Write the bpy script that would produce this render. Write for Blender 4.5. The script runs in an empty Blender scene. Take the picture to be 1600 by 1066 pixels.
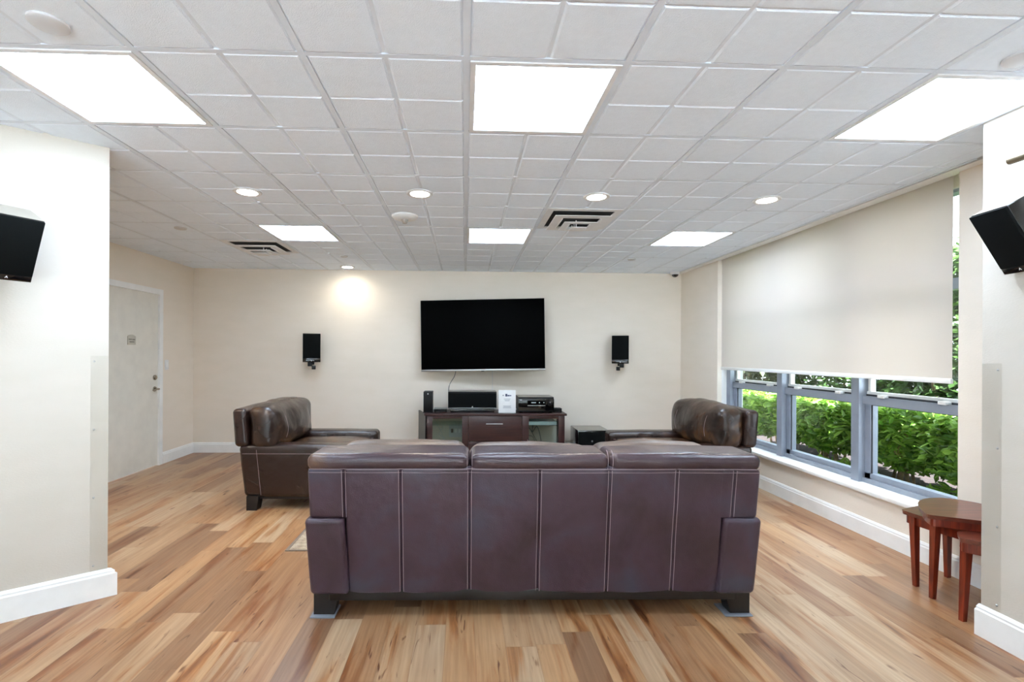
import bpy, bmesh, math, random
import numpy as np
from mathutils import Vector, Matrix, noise
random.seed(7)
rng = np.random.default_rng(7)
PI = math.pi
S = bpy.context.scene
C = S.collection

# ------------------------------------------------------------------ camera
EYE = 1.325
YAW, ROLL = 0.0378, 0.0053
cd = bpy.data.cameras.new('camera'); cam = bpy.data.objects.new('camera', cd); C.objects.link(cam)
cd.sensor_width = 36; cd.lens = 759.6/1600*36
cd.shift_x = (800-755.4)/1600; cd.shift_y = (552.6-533)/1600
cd.clip_start = .05; cd.clip_end = 200
cam.matrix_world = Matrix.Translation((0, 0, EYE)) @ Matrix.Rotation(-YAW, 4, 'Z') @ Matrix.Rotation(PI/2, 4, 'X') @ Matrix.Rotation(ROLL, 4, 'Z')
S.camera = cam

# ------------------------------------------------------------------ sky, sun, exposure
SKY_STRENGTH = 3.1
SUN_STRENGTH = 36.0
PANEL_EMISSION = 11.6
w = bpy.data.worlds.new('sky'); S.world = w; w.use_nodes = True
bg = w.node_tree.nodes['Background']
bg.inputs['Color'].default_value = (0.84, 0.95, 1.08, 1); bg.inputs['Strength'].default_value = SKY_STRENGTH
sd = bpy.data.lights.new('sun', 'SUN'); sun = bpy.data.objects.new('sun', sd); C.objects.link(sun)
sd.energy = SUN_STRENGTH; sd.angle = math.radians(1.5); sd.color = (.90, .98, 1.10)
sun.location = (0, 0, 20)
sun.rotation_euler = Vector((.22, .12, -1)).to_track_quat('-Z', 'Y').to_euler()
S.view_settings.view_transform = 'Standard'; S.view_settings.look = 'None'
S.view_settings.gamma = 1; S.view_settings.use_curve_mapping = False
S.view_settings.exposure = 1.08
S.cycles.use_denoising = True
S.cycles.max_bounces = 12; S.cycles.diffuse_bounces = 8; S.cycles.transparent_max_bounces = 12
S.cycles.sample_clamp_indirect = 6

# ------------------------------------------------------------------ materials
def lin(r, g, b):
    f = lambda c: ((c/255+.055)/1.055)**2.4 if c > 10 else c/255/12.92
    return (f(r), f(g), f(b), 1)
def new_mat(name):
    m = bpy.data.materials.new(name); m.use_nodes = True
    nt = m.node_tree; return m, nt, nt.nodes['Principled BSDF']
def N(nt, t, **kw):
    n = nt.nodes.new(t)
    for k, v in kw.items():
        if k.startswith('i_'): n.inputs[k[2:].replace('_', ' ')].default_value = v
        else: setattr(n, k, v)
    return n
def mat(name, col, rough=.5, metal=0, col2=None, nscale=8, bump=0, bscale=60, spec=.5, coat=0, stretch=(1, 1, 1)):
    m, nt, p = new_mat(name)
    p.inputs['Roughness'].default_value = rough; p.inputs['Metallic'].default_value = metal
    p.inputs['Specular IOR Level'].default_value = spec; p.inputs['Coat Weight'].default_value = coat
    tc = N(nt, 'ShaderNodeTexCoord'); mp = N(nt, 'ShaderNodeMapping'); mp.inputs['Scale'].default_value = stretch
    nt.links.new(tc.outputs['Object'], mp.inputs['Vector'])
    col2 = col2 or tuple(c*.93 for c in col[:3])+(1,)
    nz = N(nt, 'ShaderNodeTexNoise', i_Scale=nscale, i_Detail=4.0); nt.links.new(mp.outputs[0], nz.inputs['Vector'])
    cr = N(nt, 'ShaderNodeValToRGB'); e = cr.color_ramp.elements
    e[0].position = .35; e[0].color = col; e[1].position = .68; e[1].color = col2
    nt.links.new(nz.outputs['Fac'], cr.inputs['Fac']); nt.links.new(cr.outputs['Color'], p.inputs['Base Color'])
    if bump:
        b = N(nt, 'ShaderNodeTexNoise', i_Scale=bscale, i_Detail=3.0); nt.links.new(mp.outputs[0], b.inputs['Vector'])
        bn = N(nt, 'ShaderNodeBump', i_Strength=bump, i_Distance=.01)
        nt.links.new(b.outputs['Fac'], bn.inputs['Height']); nt.links.new(bn.outputs['Normal'], p.inputs['Normal'])
    return m
def emit(name, col, s):
    m, nt, p = new_mat(name)
    p.inputs['Base Color'].default_value = (.8, .8, .8, 1)
    p.inputs['Emission Color'].default_value = col; p.inputs['Emission Strength'].default_value = s
    return m

M = {}
M['wall'] = mat('wall_fabric_paper', lin(235, 225, 211), .85, col2=lin(232, 222, 207), nscale=3, bump=.10, bscale=90, stretch=(1, 1, 3))
M['wall_dimmed'] = mat('wall_paper_dimmed', lin(205, 198, 187), .85, col2=lin(202, 195, 183), nscale=3, bump=.10, bscale=90, stretch=(1, 1, 3))  # same paper as the other walls, darkened to offset strong light on the pillars
M['trim'] = mat('white_trim_paint', lin(243, 243, 240), .45)
M['door'] = mat('door_paint', lin(232, 229, 218), .5)
M['ceiling'] = mat('ceiling_tile', lin(235, 243, 252), .9, col2=lin(232, 240, 249), nscale=30, bump=.35, bscale=260)
M['tbar'] = mat('ceiling_grid_paint', lin(222, 229, 237), .6)
M['groove'] = mat('ceiling_score', lin(224, 231, 239), .9)
M['lamp_frame'] = mat('lamp_frame_white', lin(230, 230, 230), .5)
M['panel'] = emit('panel_diffuser', (.78, .955, 1.18, 1), PANEL_EMISSION)
M['downlight'] = emit('downlight_lens', (1, .95, .86, 1), 14)
M['vent'] = mat('vent_white_metal', lin(228, 228, 228), .5)
M['dark'] = mat('gap_shade', lin(45, 45, 46), .9)
M['plastic_white'] = mat('white_plastic', lin(235, 235, 233), .4)
M['plastic_grey'] = mat('grey_cover', lin(205, 205, 206), .5)
M['stitch'] = mat('pale_thread', lin(158, 142, 146), .7)
M['black_wood'] = mat('ebonised_wood', lin(28, 26, 27), .35, col2=lin(20, 18, 18))
M['black'] = mat('black_plastic', lin(14, 14, 15), .4, col2=lin(11, 11, 12), spec=.25)
M['cloth_black'] = mat('speaker_cloth', (.0035, .0048, .0046, 1), .9, col2=(.0025, .003, .003, 1), nscale=500, spec=.15)
M['gloss_black'] = mat('gloss_black', lin(8, 8, 9), .08, coat=.6)
M['speaker_top'] = mat('pale_top', lin(150, 144, 132), .35, col2=lin(120, 112, 100), nscale=3)  # paler tone used on the top faces of black gear
M['screen'] = mat('tv_screen', (.0012, .0012, .0012, 1), .5, spec=.02)
M['silver'] = mat('satin_silver', lin(190, 190, 190), .3, metal=.9)
M['alu'] = mat('anodised_frame', lin(150, 157, 169), .4, metal=.25, col2=lin(142, 149, 161))
M['alu_dark'] = mat('gasket', lin(60, 62, 66), .6)
M['nickel'] = mat('nickel', lin(170, 162, 148), .25, metal=1)
M['cable_w'] = mat('white_cable', lin(215, 215, 210), .5)
M['cable_g'] = mat('grey_cable', lin(95, 100, 100), .5)
M['paper'] = mat('paper', lin(240, 240, 238), .7)
M['ink'] = mat('blue_ink', lin(60, 66, 100), .8)
M['ink2'] = mat('grey_ink', lin(165, 168, 172), .8)
M['slider'] = mat('pale_slider', lin(120, 125, 135), .5)
M['rug'] = mat('woven_rug', lin(176, 160, 138), .95, col2=lin(140, 122, 104), nscale=25, bump=.8, bscale=120)
M['rug_edge'] = mat('rug_edge', lin(120, 104, 90), .95)
M['brown_edge'] = mat('bead_chain', lin(120, 95, 60), .5)

def leather(name, c1, c2, c3, worn=.55, rough=.36):
    m, nt, p = new_mat(name)
    tc = N(nt, 'ShaderNodeTexCoord')
    n1 = N(nt, 'ShaderNodeTexNoise', i_Scale=3.2, i_Detail=5.0, i_Distortion=.6); nt.links.new(tc.outputs['Object'], n1.inputs['Vector'])
    cr = N(nt, 'ShaderNodeValToRGB'); e = cr.color_ramp.elements
    e[0].position = .32; e[0].color = c1; e[1].position = worn+.2; e[1].color = c3
    k = cr.color_ramp.elements.new(worn); k.color = c2
    nt.links.new(n1.outputs['Fac'], cr.inputs['Fac']); nt.links.new(cr.outputs[0], p.inputs['Base Color'])
    v = N(nt, 'ShaderNodeTexVoronoi', i_Scale=230.0); nt.links.new(tc.outputs['Object'], v.inputs['Vector'])
    n2 = N(nt, 'ShaderNodeTexNoise', i_Scale=7.0, i_Detail=2.0); nt.links.new(tc.outputs['Object'], n2.inputs['Vector'])
    a = N(nt, 'ShaderNodeMath', operation='MULTIPLY_ADD'); a.inputs[1].default_value = .05
    nt.links.new(v.outputs['Distance'], a.inputs[0]); nt.links.new(n2.outputs['Fac'], a.inputs[2])
    b = N(nt, 'ShaderNodeBump', i_Strength=.35, i_Distance=.03); nt.links.new(a.outputs[0], b.inputs['Height']); nt.links.new(b.outputs[0], p.inputs['Normal'])
    p.inputs['Roughness'].default_value = rough; p.inputs['Specular IOR Level'].default_value = .5
    return m
M['leather_back'] = leather('plum_leather', lin(52, 36, 42), lin(64, 46, 58), lin(62, 60, 74), .52, .40)
M['leather_top'] = leather('top_leather', lin(56, 43, 50), lin(70, 54, 58), lin(112, 84, 62), .60, .26)
M['leather_cush'] = leather('faded_leather', lin(72, 58, 51), lin(92, 77, 68), lin(108, 89, 72), .5, .42)
M['leather_brown'] = leather('brown_leather', lin(34, 22, 20), lin(45, 30, 26), lin(64, 42, 33), .58, .25)
M['leather_worn'] = leather('worn_brown_leather', lin(28, 20, 18), lin(54, 38, 29), lin(104, 72, 44), .5, .25)

def wood(name, c1, c2, rough=.3, axis='X', scale=3., coat=.2):
    m, nt, p = new_mat(name)
    tc = N(nt, 'ShaderNodeTexCoord'); mp = N(nt, 'ShaderNodeMapping')
    s = {'X': (1, 14, 14), 'Y': (14, 1, 14), 'Z': (14, 14, 1)}[axis]; mp.inputs['Scale'].default_value = s
    nt.links.new(tc.outputs['Object'], mp.inputs['Vector'])
    n1 = N(nt, 'ShaderNodeTexNoise', i_Scale=scale, i_Detail=6.0, i_Distortion=.4); nt.links.new(mp.outputs[0], n1.inputs['Vector'])
    cr = N(nt, 'ShaderNodeValToRGB'); e = cr.color_ramp.elements
    e[0].position = .38; e[0].color = c1; e[1].position = .64; e[1].color = c2
    nt.links.new(n1.outputs['Fac'], cr.inputs['Fac']); nt.links.new(cr.outputs[0], p.inputs['Base Color'])
    p.inputs['Roughness'].default_value = rough; p.inputs['Coat Weight'].default_value = coat; p.inputs['Coat Roughness'].default_value = .15
    return m
M['console'] = wood('espresso_wood', lin(50, 27, 27), lin(66, 36, 33), .35)
M['cherry'] = wood('cherry_wood', lin(98, 28, 14), lin(134, 46, 20), .28, 'Z', 4., .4)
M['cherry_top'] = wood('cherry_top', lin(92, 44, 32), lin(116, 58, 42), .3, 'X', 4., .25)

def floor_mat():
    m, nt, p = new_mat('wood_look_planks')
    L = nt.links.new
    def mth(op, a, b=None, c=None):
        n = N(nt, 'ShaderNodeMath', operation=op)
        for i, v in enumerate((a, b, c)):
            if v is None: continue
            if isinstance(v, (int, float)): n.inputs[i].default_value = v
            else: L(v, n.inputs[i])
        return n.outputs[0]
    geo = N(nt, 'ShaderNodeNewGeometry'); sx = N(nt, 'ShaderNodeSeparateXYZ'); L(geo.outputs['Position'], sx.inputs[0])
    W, LEN = .1385, .92
    xr = mth('DIVIDE', mth('ADD', sx.outputs['X'], 20.03), W); xi = mth('FLOOR', xr); xf = mth('FRACT', xr)
    wn = N(nt, 'ShaderNodeTexWhiteNoise', noise_dimensions='1D'); L(xi, wn.inputs['W'])
    yr = mth('ADD', mth('DIVIDE', sx.outputs['Y'], LEN), mth('MULTIPLY', wn.outputs['Value'], 7.3)); yi = mth('FLOOR', yr); yf = mth('FRACT', yr)
    idn = mth('ADD', mth('MULTIPLY', xi, 17.31), mth('MULTIPLY', yi, 5.77))
    wn2 = N(nt, 'ShaderNodeTexWhiteNoise', noise_dimensions='1D'); L(idn, wn2.inputs['W'])
    # grain
    cx = N(nt, 'ShaderNodeCombineXYZ'); L(mth('MULTIPLY', sx.outputs['X'], 11.0), cx.inputs[0])
    L(mth('MULTIPLY', sx.outputs['Y'], 1.1), cx.inputs[1]); L(mth('MULTIPLY', wn2.outputs['Value'], 57.0), cx.inputs[2])
    n1 = N(nt, 'ShaderNodeTexNoise', i_Scale=1.25, i_Detail=5.0, i_Distortion=.7); L(cx.outputs[0], n1.inputs['Vector'])
    cx2 = N(nt, 'ShaderNodeCombineXYZ'); L(mth('MULTIPLY', sx.outputs['X'], 60.0), cx2.inputs[0])
    L(mth('MULTIPLY', sx.outputs['Y'], 2.2), cx2.inputs[1]); L(mth('MULTIPLY', wn2.outputs['Value'], 31.0), cx2.inputs[2])
    n2 = N(nt, 'ShaderNodeTexNoise', i_Scale=1.4, i_Detail=3.0); L(cx2.outputs[0], n2.inputs['Vector'])
    base = N(nt, 'ShaderNodeValToRGB'); e = base.color_ramp.elements
    e[0].position = 0; e[0].color = lin(136, 104, 78); e[1].position = 1; e[1].color = lin(188, 162, 132)
    for pos, c in ((.25, lin(164, 124, 88)), (.5, lin(182, 146, 108)), (.75, lin(168, 138, 108))):
        k = base.color_ramp.elements.new(pos); k.color = c
    L(wn2.outputs['Value'], base.inputs['Fac'])
    st = N(nt, 'ShaderNodeValToRGB'); e = st.color_ramp.elements
    e[0].position = .27; e[0].color = lin(150, 108, 80); e[1].position = .62; e[1].color = (1.0, 1.0, 1.0, 1)
    k = st.color_ramp.elements.new(.37); k.color = lin(222, 184, 148); k = st.color_ramp.elements.new(.46); k.color = lin(246, 238, 230)
    L(n1.outputs['Fac'], st.inputs['Fac'])
    mx = N(nt, 'ShaderNodeMix', data_type='RGBA', blend_type='MULTIPLY'); mx.inputs['Factor'].default_value = .92
    L(base.outputs[0], mx.inputs['A']); L(st.outputs[0], mx.inputs['B'])
    fg = N(nt, 'ShaderNodeValToRGB'); e = fg.color_ramp.elements
    e[0].position = .36; e[0].color = (.62, .55, .50, 1); e[1].position = .65; e[1].color = (1, 1, 1, 1); L(n2.outputs['Fac'], fg.inputs['Fac'])
    mx2 = N(nt, 'ShaderNodeMix', data_type='RGBA', blend_type='MULTIPLY'); mx2.inputs['Factor'].default_value = .5
    L(mx.outputs['Result'], mx2.inputs['A']); L(fg.outputs[0], mx2.inputs['B'])
    # knots
    vor = N(nt, 'ShaderNodeTexVoronoi', i_Scale=1.0); cx3 = N(nt, 'ShaderNodeCombineXYZ')
    L(mth('MULTIPLY', sx.outputs['X'], 3.2), cx3.inputs[0]); L(mth('MULTIPLY', sx.outputs['Y'], 1.25), cx3.inputs[1]); L(vor.inputs['Vector'].node.inputs['Vector'] and cx3.outputs[0], vor.inputs['Vector'])
    kn = N(nt, 'ShaderNodeValToRGB'); e = kn.color_ramp.elements
    e[0].position = .03; e[0].color = lin(120, 78, 52); e[1].position = .10; e[1].color = (1, 1, 1, 1); L(vor.outputs['Distance'], kn.inputs['Fac'])
    mx3 = N(nt, 'ShaderNodeMix', data_type='RGBA', blend_type='MULTIPLY'); mx3.inputs['Factor'].default_value = .8
    L(mx2.outputs['Result'], mx3.inputs['A']); L(kn.outputs[0], mx3.inputs['B'])
    cx4 = N(nt, 'ShaderNodeCombineXYZ'); L(mth('MULTIPLY', sx.outputs['X'], 34.0), cx4.inputs[0])
    L(mth('MULTIPLY', sx.outputs['Y'], 5.0), cx4.inputs[1]); L(mth('MULTIPLY', wn2.outputs['Value'], 91.0), cx4.inputs[2])
    n3 = N(nt, 'ShaderNodeTexNoise', i_Scale=.8, i_Detail=2.0, i_Distortion=1.5); L(cx4.outputs[0], n3.inputs['Vector'])
    fl = N(nt, 'ShaderNodeValToRGB'); e = fl.color_ramp.elements
    e[0].position = .66; e[0].color = (1, 1, 1, 1); e[1].position = .76; e[1].color = lin(150, 106, 78); L(n3.outputs['Fac'], fl.inputs['Fac'])
    mx5 = N(nt, 'ShaderNodeMix', data_type='RGBA', blend_type='MULTIPLY'); mx5.inputs['Factor'].default_value = .9
    L(mx3.outputs['Result'], mx5.inputs['A']); L(fl.outputs[0], mx5.inputs['B']); mx3 = mx5
    # joints
    jx = mth('LESS_THAN', mth('MINIMUM', xf, mth('SUBTRACT', 1.0, xf)), .0085)
    jy = mth('LESS_THAN', mth('MINIMUM', yf, mth('SUBTRACT', 1.0, yf)), .0014)
    j = mth('MAXIMUM', jx, jy)
    mx4 = N(nt, 'ShaderNodeMix', data_type='RGBA'); L(mth('MULTIPLY', j, .55), mx4.inputs['Factor']); L(mx3.outputs['Result'], mx4.inputs['A']); mx4.inputs['B'].default_value = lin(128, 98, 74)
    L(mx4.outputs['Result'], p.inputs['Base Color'])
    bmp = N(nt, 'ShaderNodeBump', i_Strength=.25, i_Distance=.002); L(mth('SUBTRACT', 1.0, j), bmp.inputs['Height']); L(bmp.outputs[0], p.inputs['Normal'])
    p.inputs['Roughness'].default_value = .33; p.inputs['Specular IOR Level'].default_value = .55
    return m
M['floor'] = floor_mat()

def blind_mat():
    m, nt, p = new_mat('roller_blind_fabric'); L = nt.links.new
    out = nt.nodes['Material Output']
    tc = N(nt, 'ShaderNodeTexCoord')
    wv = N(nt, 'ShaderNodeTexNoise', i_Scale=3.0, i_Detail=2.0); L(tc.outputs['Object'], wv.inputs['Vector'])
    cr = N(nt, 'ShaderNodeValToRGB'); cr.color_ramp.elements[0].color = lin(230, 222, 213); cr.color_ramp.elements[1].color = lin(233, 225, 217)
    L(wv.outputs['Fac'], cr.inputs['Fac'])
    d = N(nt, 'ShaderNodeBsdfDiffuse'); t = N(nt, 'ShaderNodeBsdfTranslucent'); L(cr.outputs[0], d.inputs['Color']); L(cr.outputs[0], t.inputs['Color'])
    mx = N(nt, 'ShaderNodeMixShader'); mx.inputs[0].default_value = .38; L(d.outputs[0], mx.inputs[1]); L(t.outputs[0], mx.inputs[2])
    L(mx.outputs[0], out.inputs['Surface']); nt.nodes.remove(p); return m
M['blind'] = blind_mat()
def glass_mat(name, tint=(.97, .99, .98, 1), fac=.08):
    m, nt, p = new_mat(name); L = nt.links.new; out = nt.nodes['Material Output']
    t = N(nt, 'ShaderNodeBsdfTransparent'); t.inputs['Color'].default_value = tint
    g = N(nt, 'ShaderNodeBsdfGlossy'); g.inputs['Roughness'].default_value = .02
    lw = N(nt, 'ShaderNodeLayerWeight', i_Blend=.5); pw = N(nt, 'ShaderNodeMath', operation='POWER'); pw.inputs[1].default_value = 4.0
    fr = N(nt, 'ShaderNodeMath', operation='MULTIPLY_ADD'); fr.inputs[1].default_value = .5; fr.inputs[2].default_value = .035
    L(lw.outputs['Facing'], pw.inputs[0]); L(pw.outputs[0], fr.inputs[0]); mx = N(nt, 'ShaderNodeMixShader')
    L(fr.outputs[0], mx.inputs[0]); L(t.outputs[0], mx.inputs[1]); L(g.outputs[0], mx.inputs[2]); L(mx.outputs[0], out.inputs['Surface'])
    nt.nodes.remove(p); return m
M['glass'] = glass_mat('window_glass')
M['cab_glass'] = glass_mat('cabinet_glass', (.88, .94, .91, 1))
M['guard'] = glass_mat('clear_plastic_guard', (.985, .985, .98, 1))
def leaf_mat(name, c1, c2):
    m, nt, p = new_mat(name); L = nt.links.new; out = nt.nodes['Material Output']
    geo = N(nt, 'ShaderNodeNewGeometry'); cr = N(nt, 'ShaderNodeValToRGB'); cr.color_ramp.elements[0].color = c1; cr.color_ramp.elements[1].color = c2
    L(geo.outputs['Random Per Island'], cr.inputs['Fac']); L(cr.outputs[0], p.inputs['Base Color']); p.inputs['Roughness'].default_value = .35
    t = N(nt, 'ShaderNodeBsdfTranslucent'); L(cr.outputs[0], t.inputs['Color'])
    mx = N(nt, 'ShaderNodeMixShader'); mx.inputs[0].default_value = .45; L(p.outputs[0], mx.inputs[1]); L(t.outputs[0], mx.inputs[2]); L(mx.outputs[0], out.inputs['Surface'])
    return m
M['leaf'] = leaf_mat('bright_leaf', lin(84, 126, 42), lin(160, 194, 82))
M['leaf_dark'] = leaf_mat('dark_leaf', lin(46, 70, 34), lin(92, 118, 62))
M['leaf_dull'] = leaf_mat('dull_leaf', lin(70, 80, 52), lin(112, 120, 86))
M['bark'] = mat('bark', lin(150, 128, 96), .9, col2=lin(104, 86, 62), nscale=14)
M['mulch'] = mat('mulch_ground', (.022, .0085, .005, 1), .95, col2=(.008, .005, .0035, 1), nscale=30, bump=1, bscale=40)
M['ext_white'] = mat('exterior_white', lin(225, 225, 222), .7)

# ------------------------------------------------------------------ mesh helpers
class MB:
    def __init__(s): s.v = []; s.f = []; s.sm = []
    def add(s, vs, fs, smooth=False):
        o = len(s.v); s.v += [tuple(v) for v in vs]; s.f += [tuple(i+o for i in f) for f in fs]; s.sm += [smooth]*len(fs); return s
    def box(s, x0, x1, y0, y1, z0, z1, mtx=None):
        vs = [Vector((x, y, z)) for z in (z0, z1) for y in (y0, y1) for x in (x0, x1)]
        if mtx: vs = [mtx @ v for v in vs]
        return s.add(vs, [(0, 2, 3, 1), (4, 5, 7, 6), (0, 1, 5, 4), (1, 3, 7, 5), (3, 2, 6, 7), (2, 0, 4, 6)])
    def frustum(s, r0, z0, r1, z1):
        (a, b, c, d), (e, f, g, h) = r0, r1
        return s.add([(a, c, z0), (b, c, z0), (b, d, z0), (a, d, z0), (e, g, z1), (f, g, z1), (f, h, z1), (e, h, z1)],
                     [(0, 1, 2, 3)[::-1], (4, 5, 6, 7), (0, 1, 5, 4), (1, 2, 6, 5), (2, 3, 7, 6), (3, 0, 4, 7)])
    def bbox(s, x0, x1, y0, y1, z0, z1, r=.006, seg=2, mtx=None):
        bm = bmesh.new(); bmesh.ops.create_cube(bm, size=1)
        for v in bm.verts: v.co = Vector(((x0+x1)/2+v.co.x*(x1-x0), (y0+y1)/2+v.co.y*(y1-y0), (z0+z1)/2+v.co.z*(z1-z0)))
        bmesh.ops.bevel(bm, geom=bm.edges[:], offset=r, segments=seg, affect='EDGES', profile=.5)
        bm.verts.index_update()
        s.add([(mtx @ v.co) if mtx else v.co for v in bm.verts], [[v.index for v in f.verts] for f in bm.faces], True); bm.free(); return s
    def tube(s, pts, r, n=8, r2=None):
        pts = [Vector(p) for p in pts]; r2 = r if r2 is None else r2; rings = []
        for i, p in enumerate(pts):
            t = (pts[min(i+1, len(pts)-1)]-pts[max(i-1, 0)]).normalized()
            a = t.orthogonal().normalized() if abs(t.z) > .9 else t.cross(Vector((0, 0, 1))).normalized(); b = t.cross(a)
            rr = r+(r2-r)*i/(len(pts)-1)
            rings.append([p+a*math.cos(2*PI*k/n)*rr+b*math.sin(2*PI*k/n)*rr for k in range(n)])
        vs = [v for q in rings for v in q]; fs = []
        for i in range(len(pts)-1):
            for k in range(n): fs.append((i*n+k, i*n+(k+1) % n, (i+1)*n+(k+1) % n, (i+1)*n+k))
        fs += [tuple(range(n))[::-1], tuple((len(pts)-1)*n+k for k in range(n))]
        return s.add(vs, fs, True)
    def lathe(s, prof, n=32, c=(0, 0, 0), mtx=None):
        vs = []; fs = []
        for r, z in prof:
            for k in range(n):
                v = Vector((c[0]+r*math.cos(2*PI*k/n), c[1]+r*math.sin(2*PI*k/n), c[2]+z)); vs.append(mtx @ v if mtx else v)
        for i in range(len(prof)-1):
            for k in range(n): fs.append((i*n+k, i*n+(k+1) % n, (i+1)*n+(k+1) % n, (i+1)*n+k))
        fs.append(tuple(range(n))[::-1]); fs.append(tuple((len(prof)-1)*n+k for k in range(n)))
        return s.add(vs, fs, True)
    def prism(s, poly, z0, z1):
        n = len(poly); vs = [(x, y, z0) for x, y in poly]+[(x, y, z1) for x, y in poly]
        return s.add(vs, [tuple(range(n))[::-1], tuple(range(n, 2*n))]+[(i, (i+1) % n, (i+1) % n+n, i+n) for i in range(n)])
    def soft(s, hx, hy, hz, r, c=(0, 0, 0), puff=(0, 0, 0), nseg=(8, 8, 8), fn=None, wr=0, ws=6, seed=0, xs=None, zs=None):
        def coords(h, n, extra=None):
            k = 4; a = [-h+r-r*math.tan(math.radians(45*(1-i/k))) for i in range(k)]
            mid = list(np.linspace(-h+r, h-r, n+1))
            if extra is not None: mid = sorted(set([round(q, 5) for q in mid]+[round(q, 5) for q in extra if -h+r < q < h-r]))
            return a+mid+[-q for q in a[::-1]]
        X, Y, Z = coords(hx, nseg[0], xs), coords(hy, nseg[1]), coords(hz, nseg[2], zs)
        H = (hx, hy, hz); key = {}; vs = []; fs = []
        def vert(p):
            kk = tuple(round(q, 5) for q in p)
            if kk in key: return key[kk]
            inn = [max(-H[i]+r, min(H[i]-r, p[i])) for i in range(3)]
            d = Vector([p[i]-inn[i] for i in range(3)]); d = d.normalized()*r if d.length > 1e-9 else d
            q = Vector(inn)+d
            u = [q[i]/H[i] for i in range(3)]
            g = [max(0, 1-t*t) for t in u]
            o = Vector((u[0]*puff[0]*g[1]*g[2], u[1]*puff[1]*g[0]*g[2], u[2]*puff[2]*g[0]*g[1]))
            q2 = q+o+Vector(c)
            if wr:
                nv = noise.noise_vector(Vector((q.x*ws+seed*7.7, q.y*ws, q.z*ws)))
                q2 = q2+nv*wr
            if fn: q2 = fn(q2)
            vs.append(q2); key[kk] = len(vs)-1; return key[kk]
        for ax in range(3):
            A, B = [(Y, Z), (Z, X), (X, Y)][ax]; ia, ib = [(1, 2), (2, 0), (0, 1)][ax]
            for sgn in (-1, 1):
                for i in range(len(A)-1):
                    for j in range(len(B)-1):
                        q = []
                        for (a, b) in ((A[i], B[j]), (A[i+1], B[j]), (A[i+1], B[j+1]), (A[i], B[j+1])):
                            p = [0, 0, 0]; p[ax] = sgn*H[ax]; p[ia] = a; p[ib] = b; q.append(vert(p))
                        fs.append(tuple(q) if sgn > 0 else tuple(q[::-1]))
        return s.add(vs, fs, True)
    def build(s, name, m, parent=None, **props):
        me = bpy.data.meshes.new(name); me.from_pydata(s.v, [], s.f); me.materials.append(M[m] if isinstance(m, str) else m)
        me.polygons.foreach_set('use_smooth', s.sm); me.update()
        if any(s.sm): me.set_sharp_from_angle(angle=math.radians(42))
        o = bpy.data.objects.new(name, me); C.objects.link(o)
        if parent: o.parent = parent
        for k, v in props.items(): o[k] = v
        return o
def thing(name, label, cat, loc=(0, 0, 0), rz=0, group=None):
    o = bpy.data.objects.new(name, None); C.objects.link(o); o.location = loc; o.rotation_euler = (0, 0, rz); o.empty_display_size = .1
    o['label'] = label; o['category'] = cat
    if group: o['group'] = group
    return o
def tag(o, label, cat, group=None):
    o['label'] = label; o['category'] = cat
    if group: o['group'] = group
    return o
def struct(o): o['kind'] = 'structure'; return o
def copy_tree(o, parent=None):
    c = o.copy(); C.objects.link(c)
    if parent: c.parent = parent
    for ch in list(o.children): copy_tree(ch, c)
    return c

HC = 2.43
XL, XR, YB, YS = -3.58, 2.95, 6.55, -3.2
# ------------------------------------------------------------------ room shell
struct(MB().box(XL-.2, 3.2, YS-.2, YB+.2, -.12, 0).build('floor', 'floor'))
struct(MB().box(XL-.2, 3.2, YB, YB+.18, 0, HC+.25).build('wall_north', 'wall'))
# broad window added to the unseen wall behind the photographer to brighten the ceiling
m = MB(); m.box(XL-.2, -3.2, YS-.18, YS, 0, HC+.25); m.box(2.2, 3.2, YS-.18, YS, 0, HC+.25); m.box(-3.2, 2.2, YS-.18, YS, 0, .1); m.box(-3.2, 2.2, YS-.18, YS, 2.36, HC+.25)
struct(m.build('wall_south', 'wall_dimmed'))
m = MB()
for x in (-3.2, -1.86, -.53, .80, 2.14): m.box(x, x+.06, YS-.14, YS-.06, .1, 2.36)
m.box(-3.2, 2.2, YS-.14, YS-.06, .1, .16); m.box(-3.2, 2.2, YS-.14, YS-.06, 2.30, 2.36)
w2 = struct(m.build('added_window', 'alu')); MB().box(-3.2, 2.2, YS-.105, YS-.10, .12, 2.33).build('glass', 'glass', w2)
struct(MB().box(-14, 14, -22, YS-.2, -.12, -.02).build('added_bounce_ground', mat('bounce_paving', lin(228, 230, 232), .9)))  # unseen pale ground added to bounce daylight up to the ceiling
struct(MB().box(-14, 14, -13.4, -13, -.1, 5).build('added_sky_blocker', mat('sky_blocker_grey', lin(120, 124, 118), .9)))  # unseen wall added to keep low sky light off the room walls
struct(MB().box(-5.5, 4.5, YS-2.0, YS-.18, 2.5, 2.66).build('added_canopy', 'ext_white'))  # unseen overhang added to cut sky light through the added window
# left wall with door opening (leaf sits in it)
DY0, DY1, DH = 4.88, 5.83, 2.0
m = MB(); m.box(XL-.16, XL, YS, DY0, 0, HC+.25); m.box(XL-.16, XL, DY1, YB, 0, HC+.25); m.box(XL-.16, XL, DY0, DY1, DH, HC+.25)
struct(m.build('wall_west', 'wall'))
# right wall with the window opening
WY0, WY1, WZ0 = 2.80, 5.58, .345
m = MB(); m.box(XR, 3.2, WY1, YB, 0, HC+.25); m.box(XR, 3.2, 2.22, WY0, 0, HC+.25); m.box(XR, 3.2, WY0, WY1, 0, WZ0-.03)
m.box(3.06, 3.2, WY0, WY1, 2.38, HC+.25)
struct(m.build('wall_east', 'wall'))
# near pillar at the right and everything behind the camera on that side
PX, PY = 2.452, 2.215
struct(MB().box(PX, 3.2, YS, PY, 0, HC+.25).build('wall_pillar_right', 'wall_dimmed'))
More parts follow.
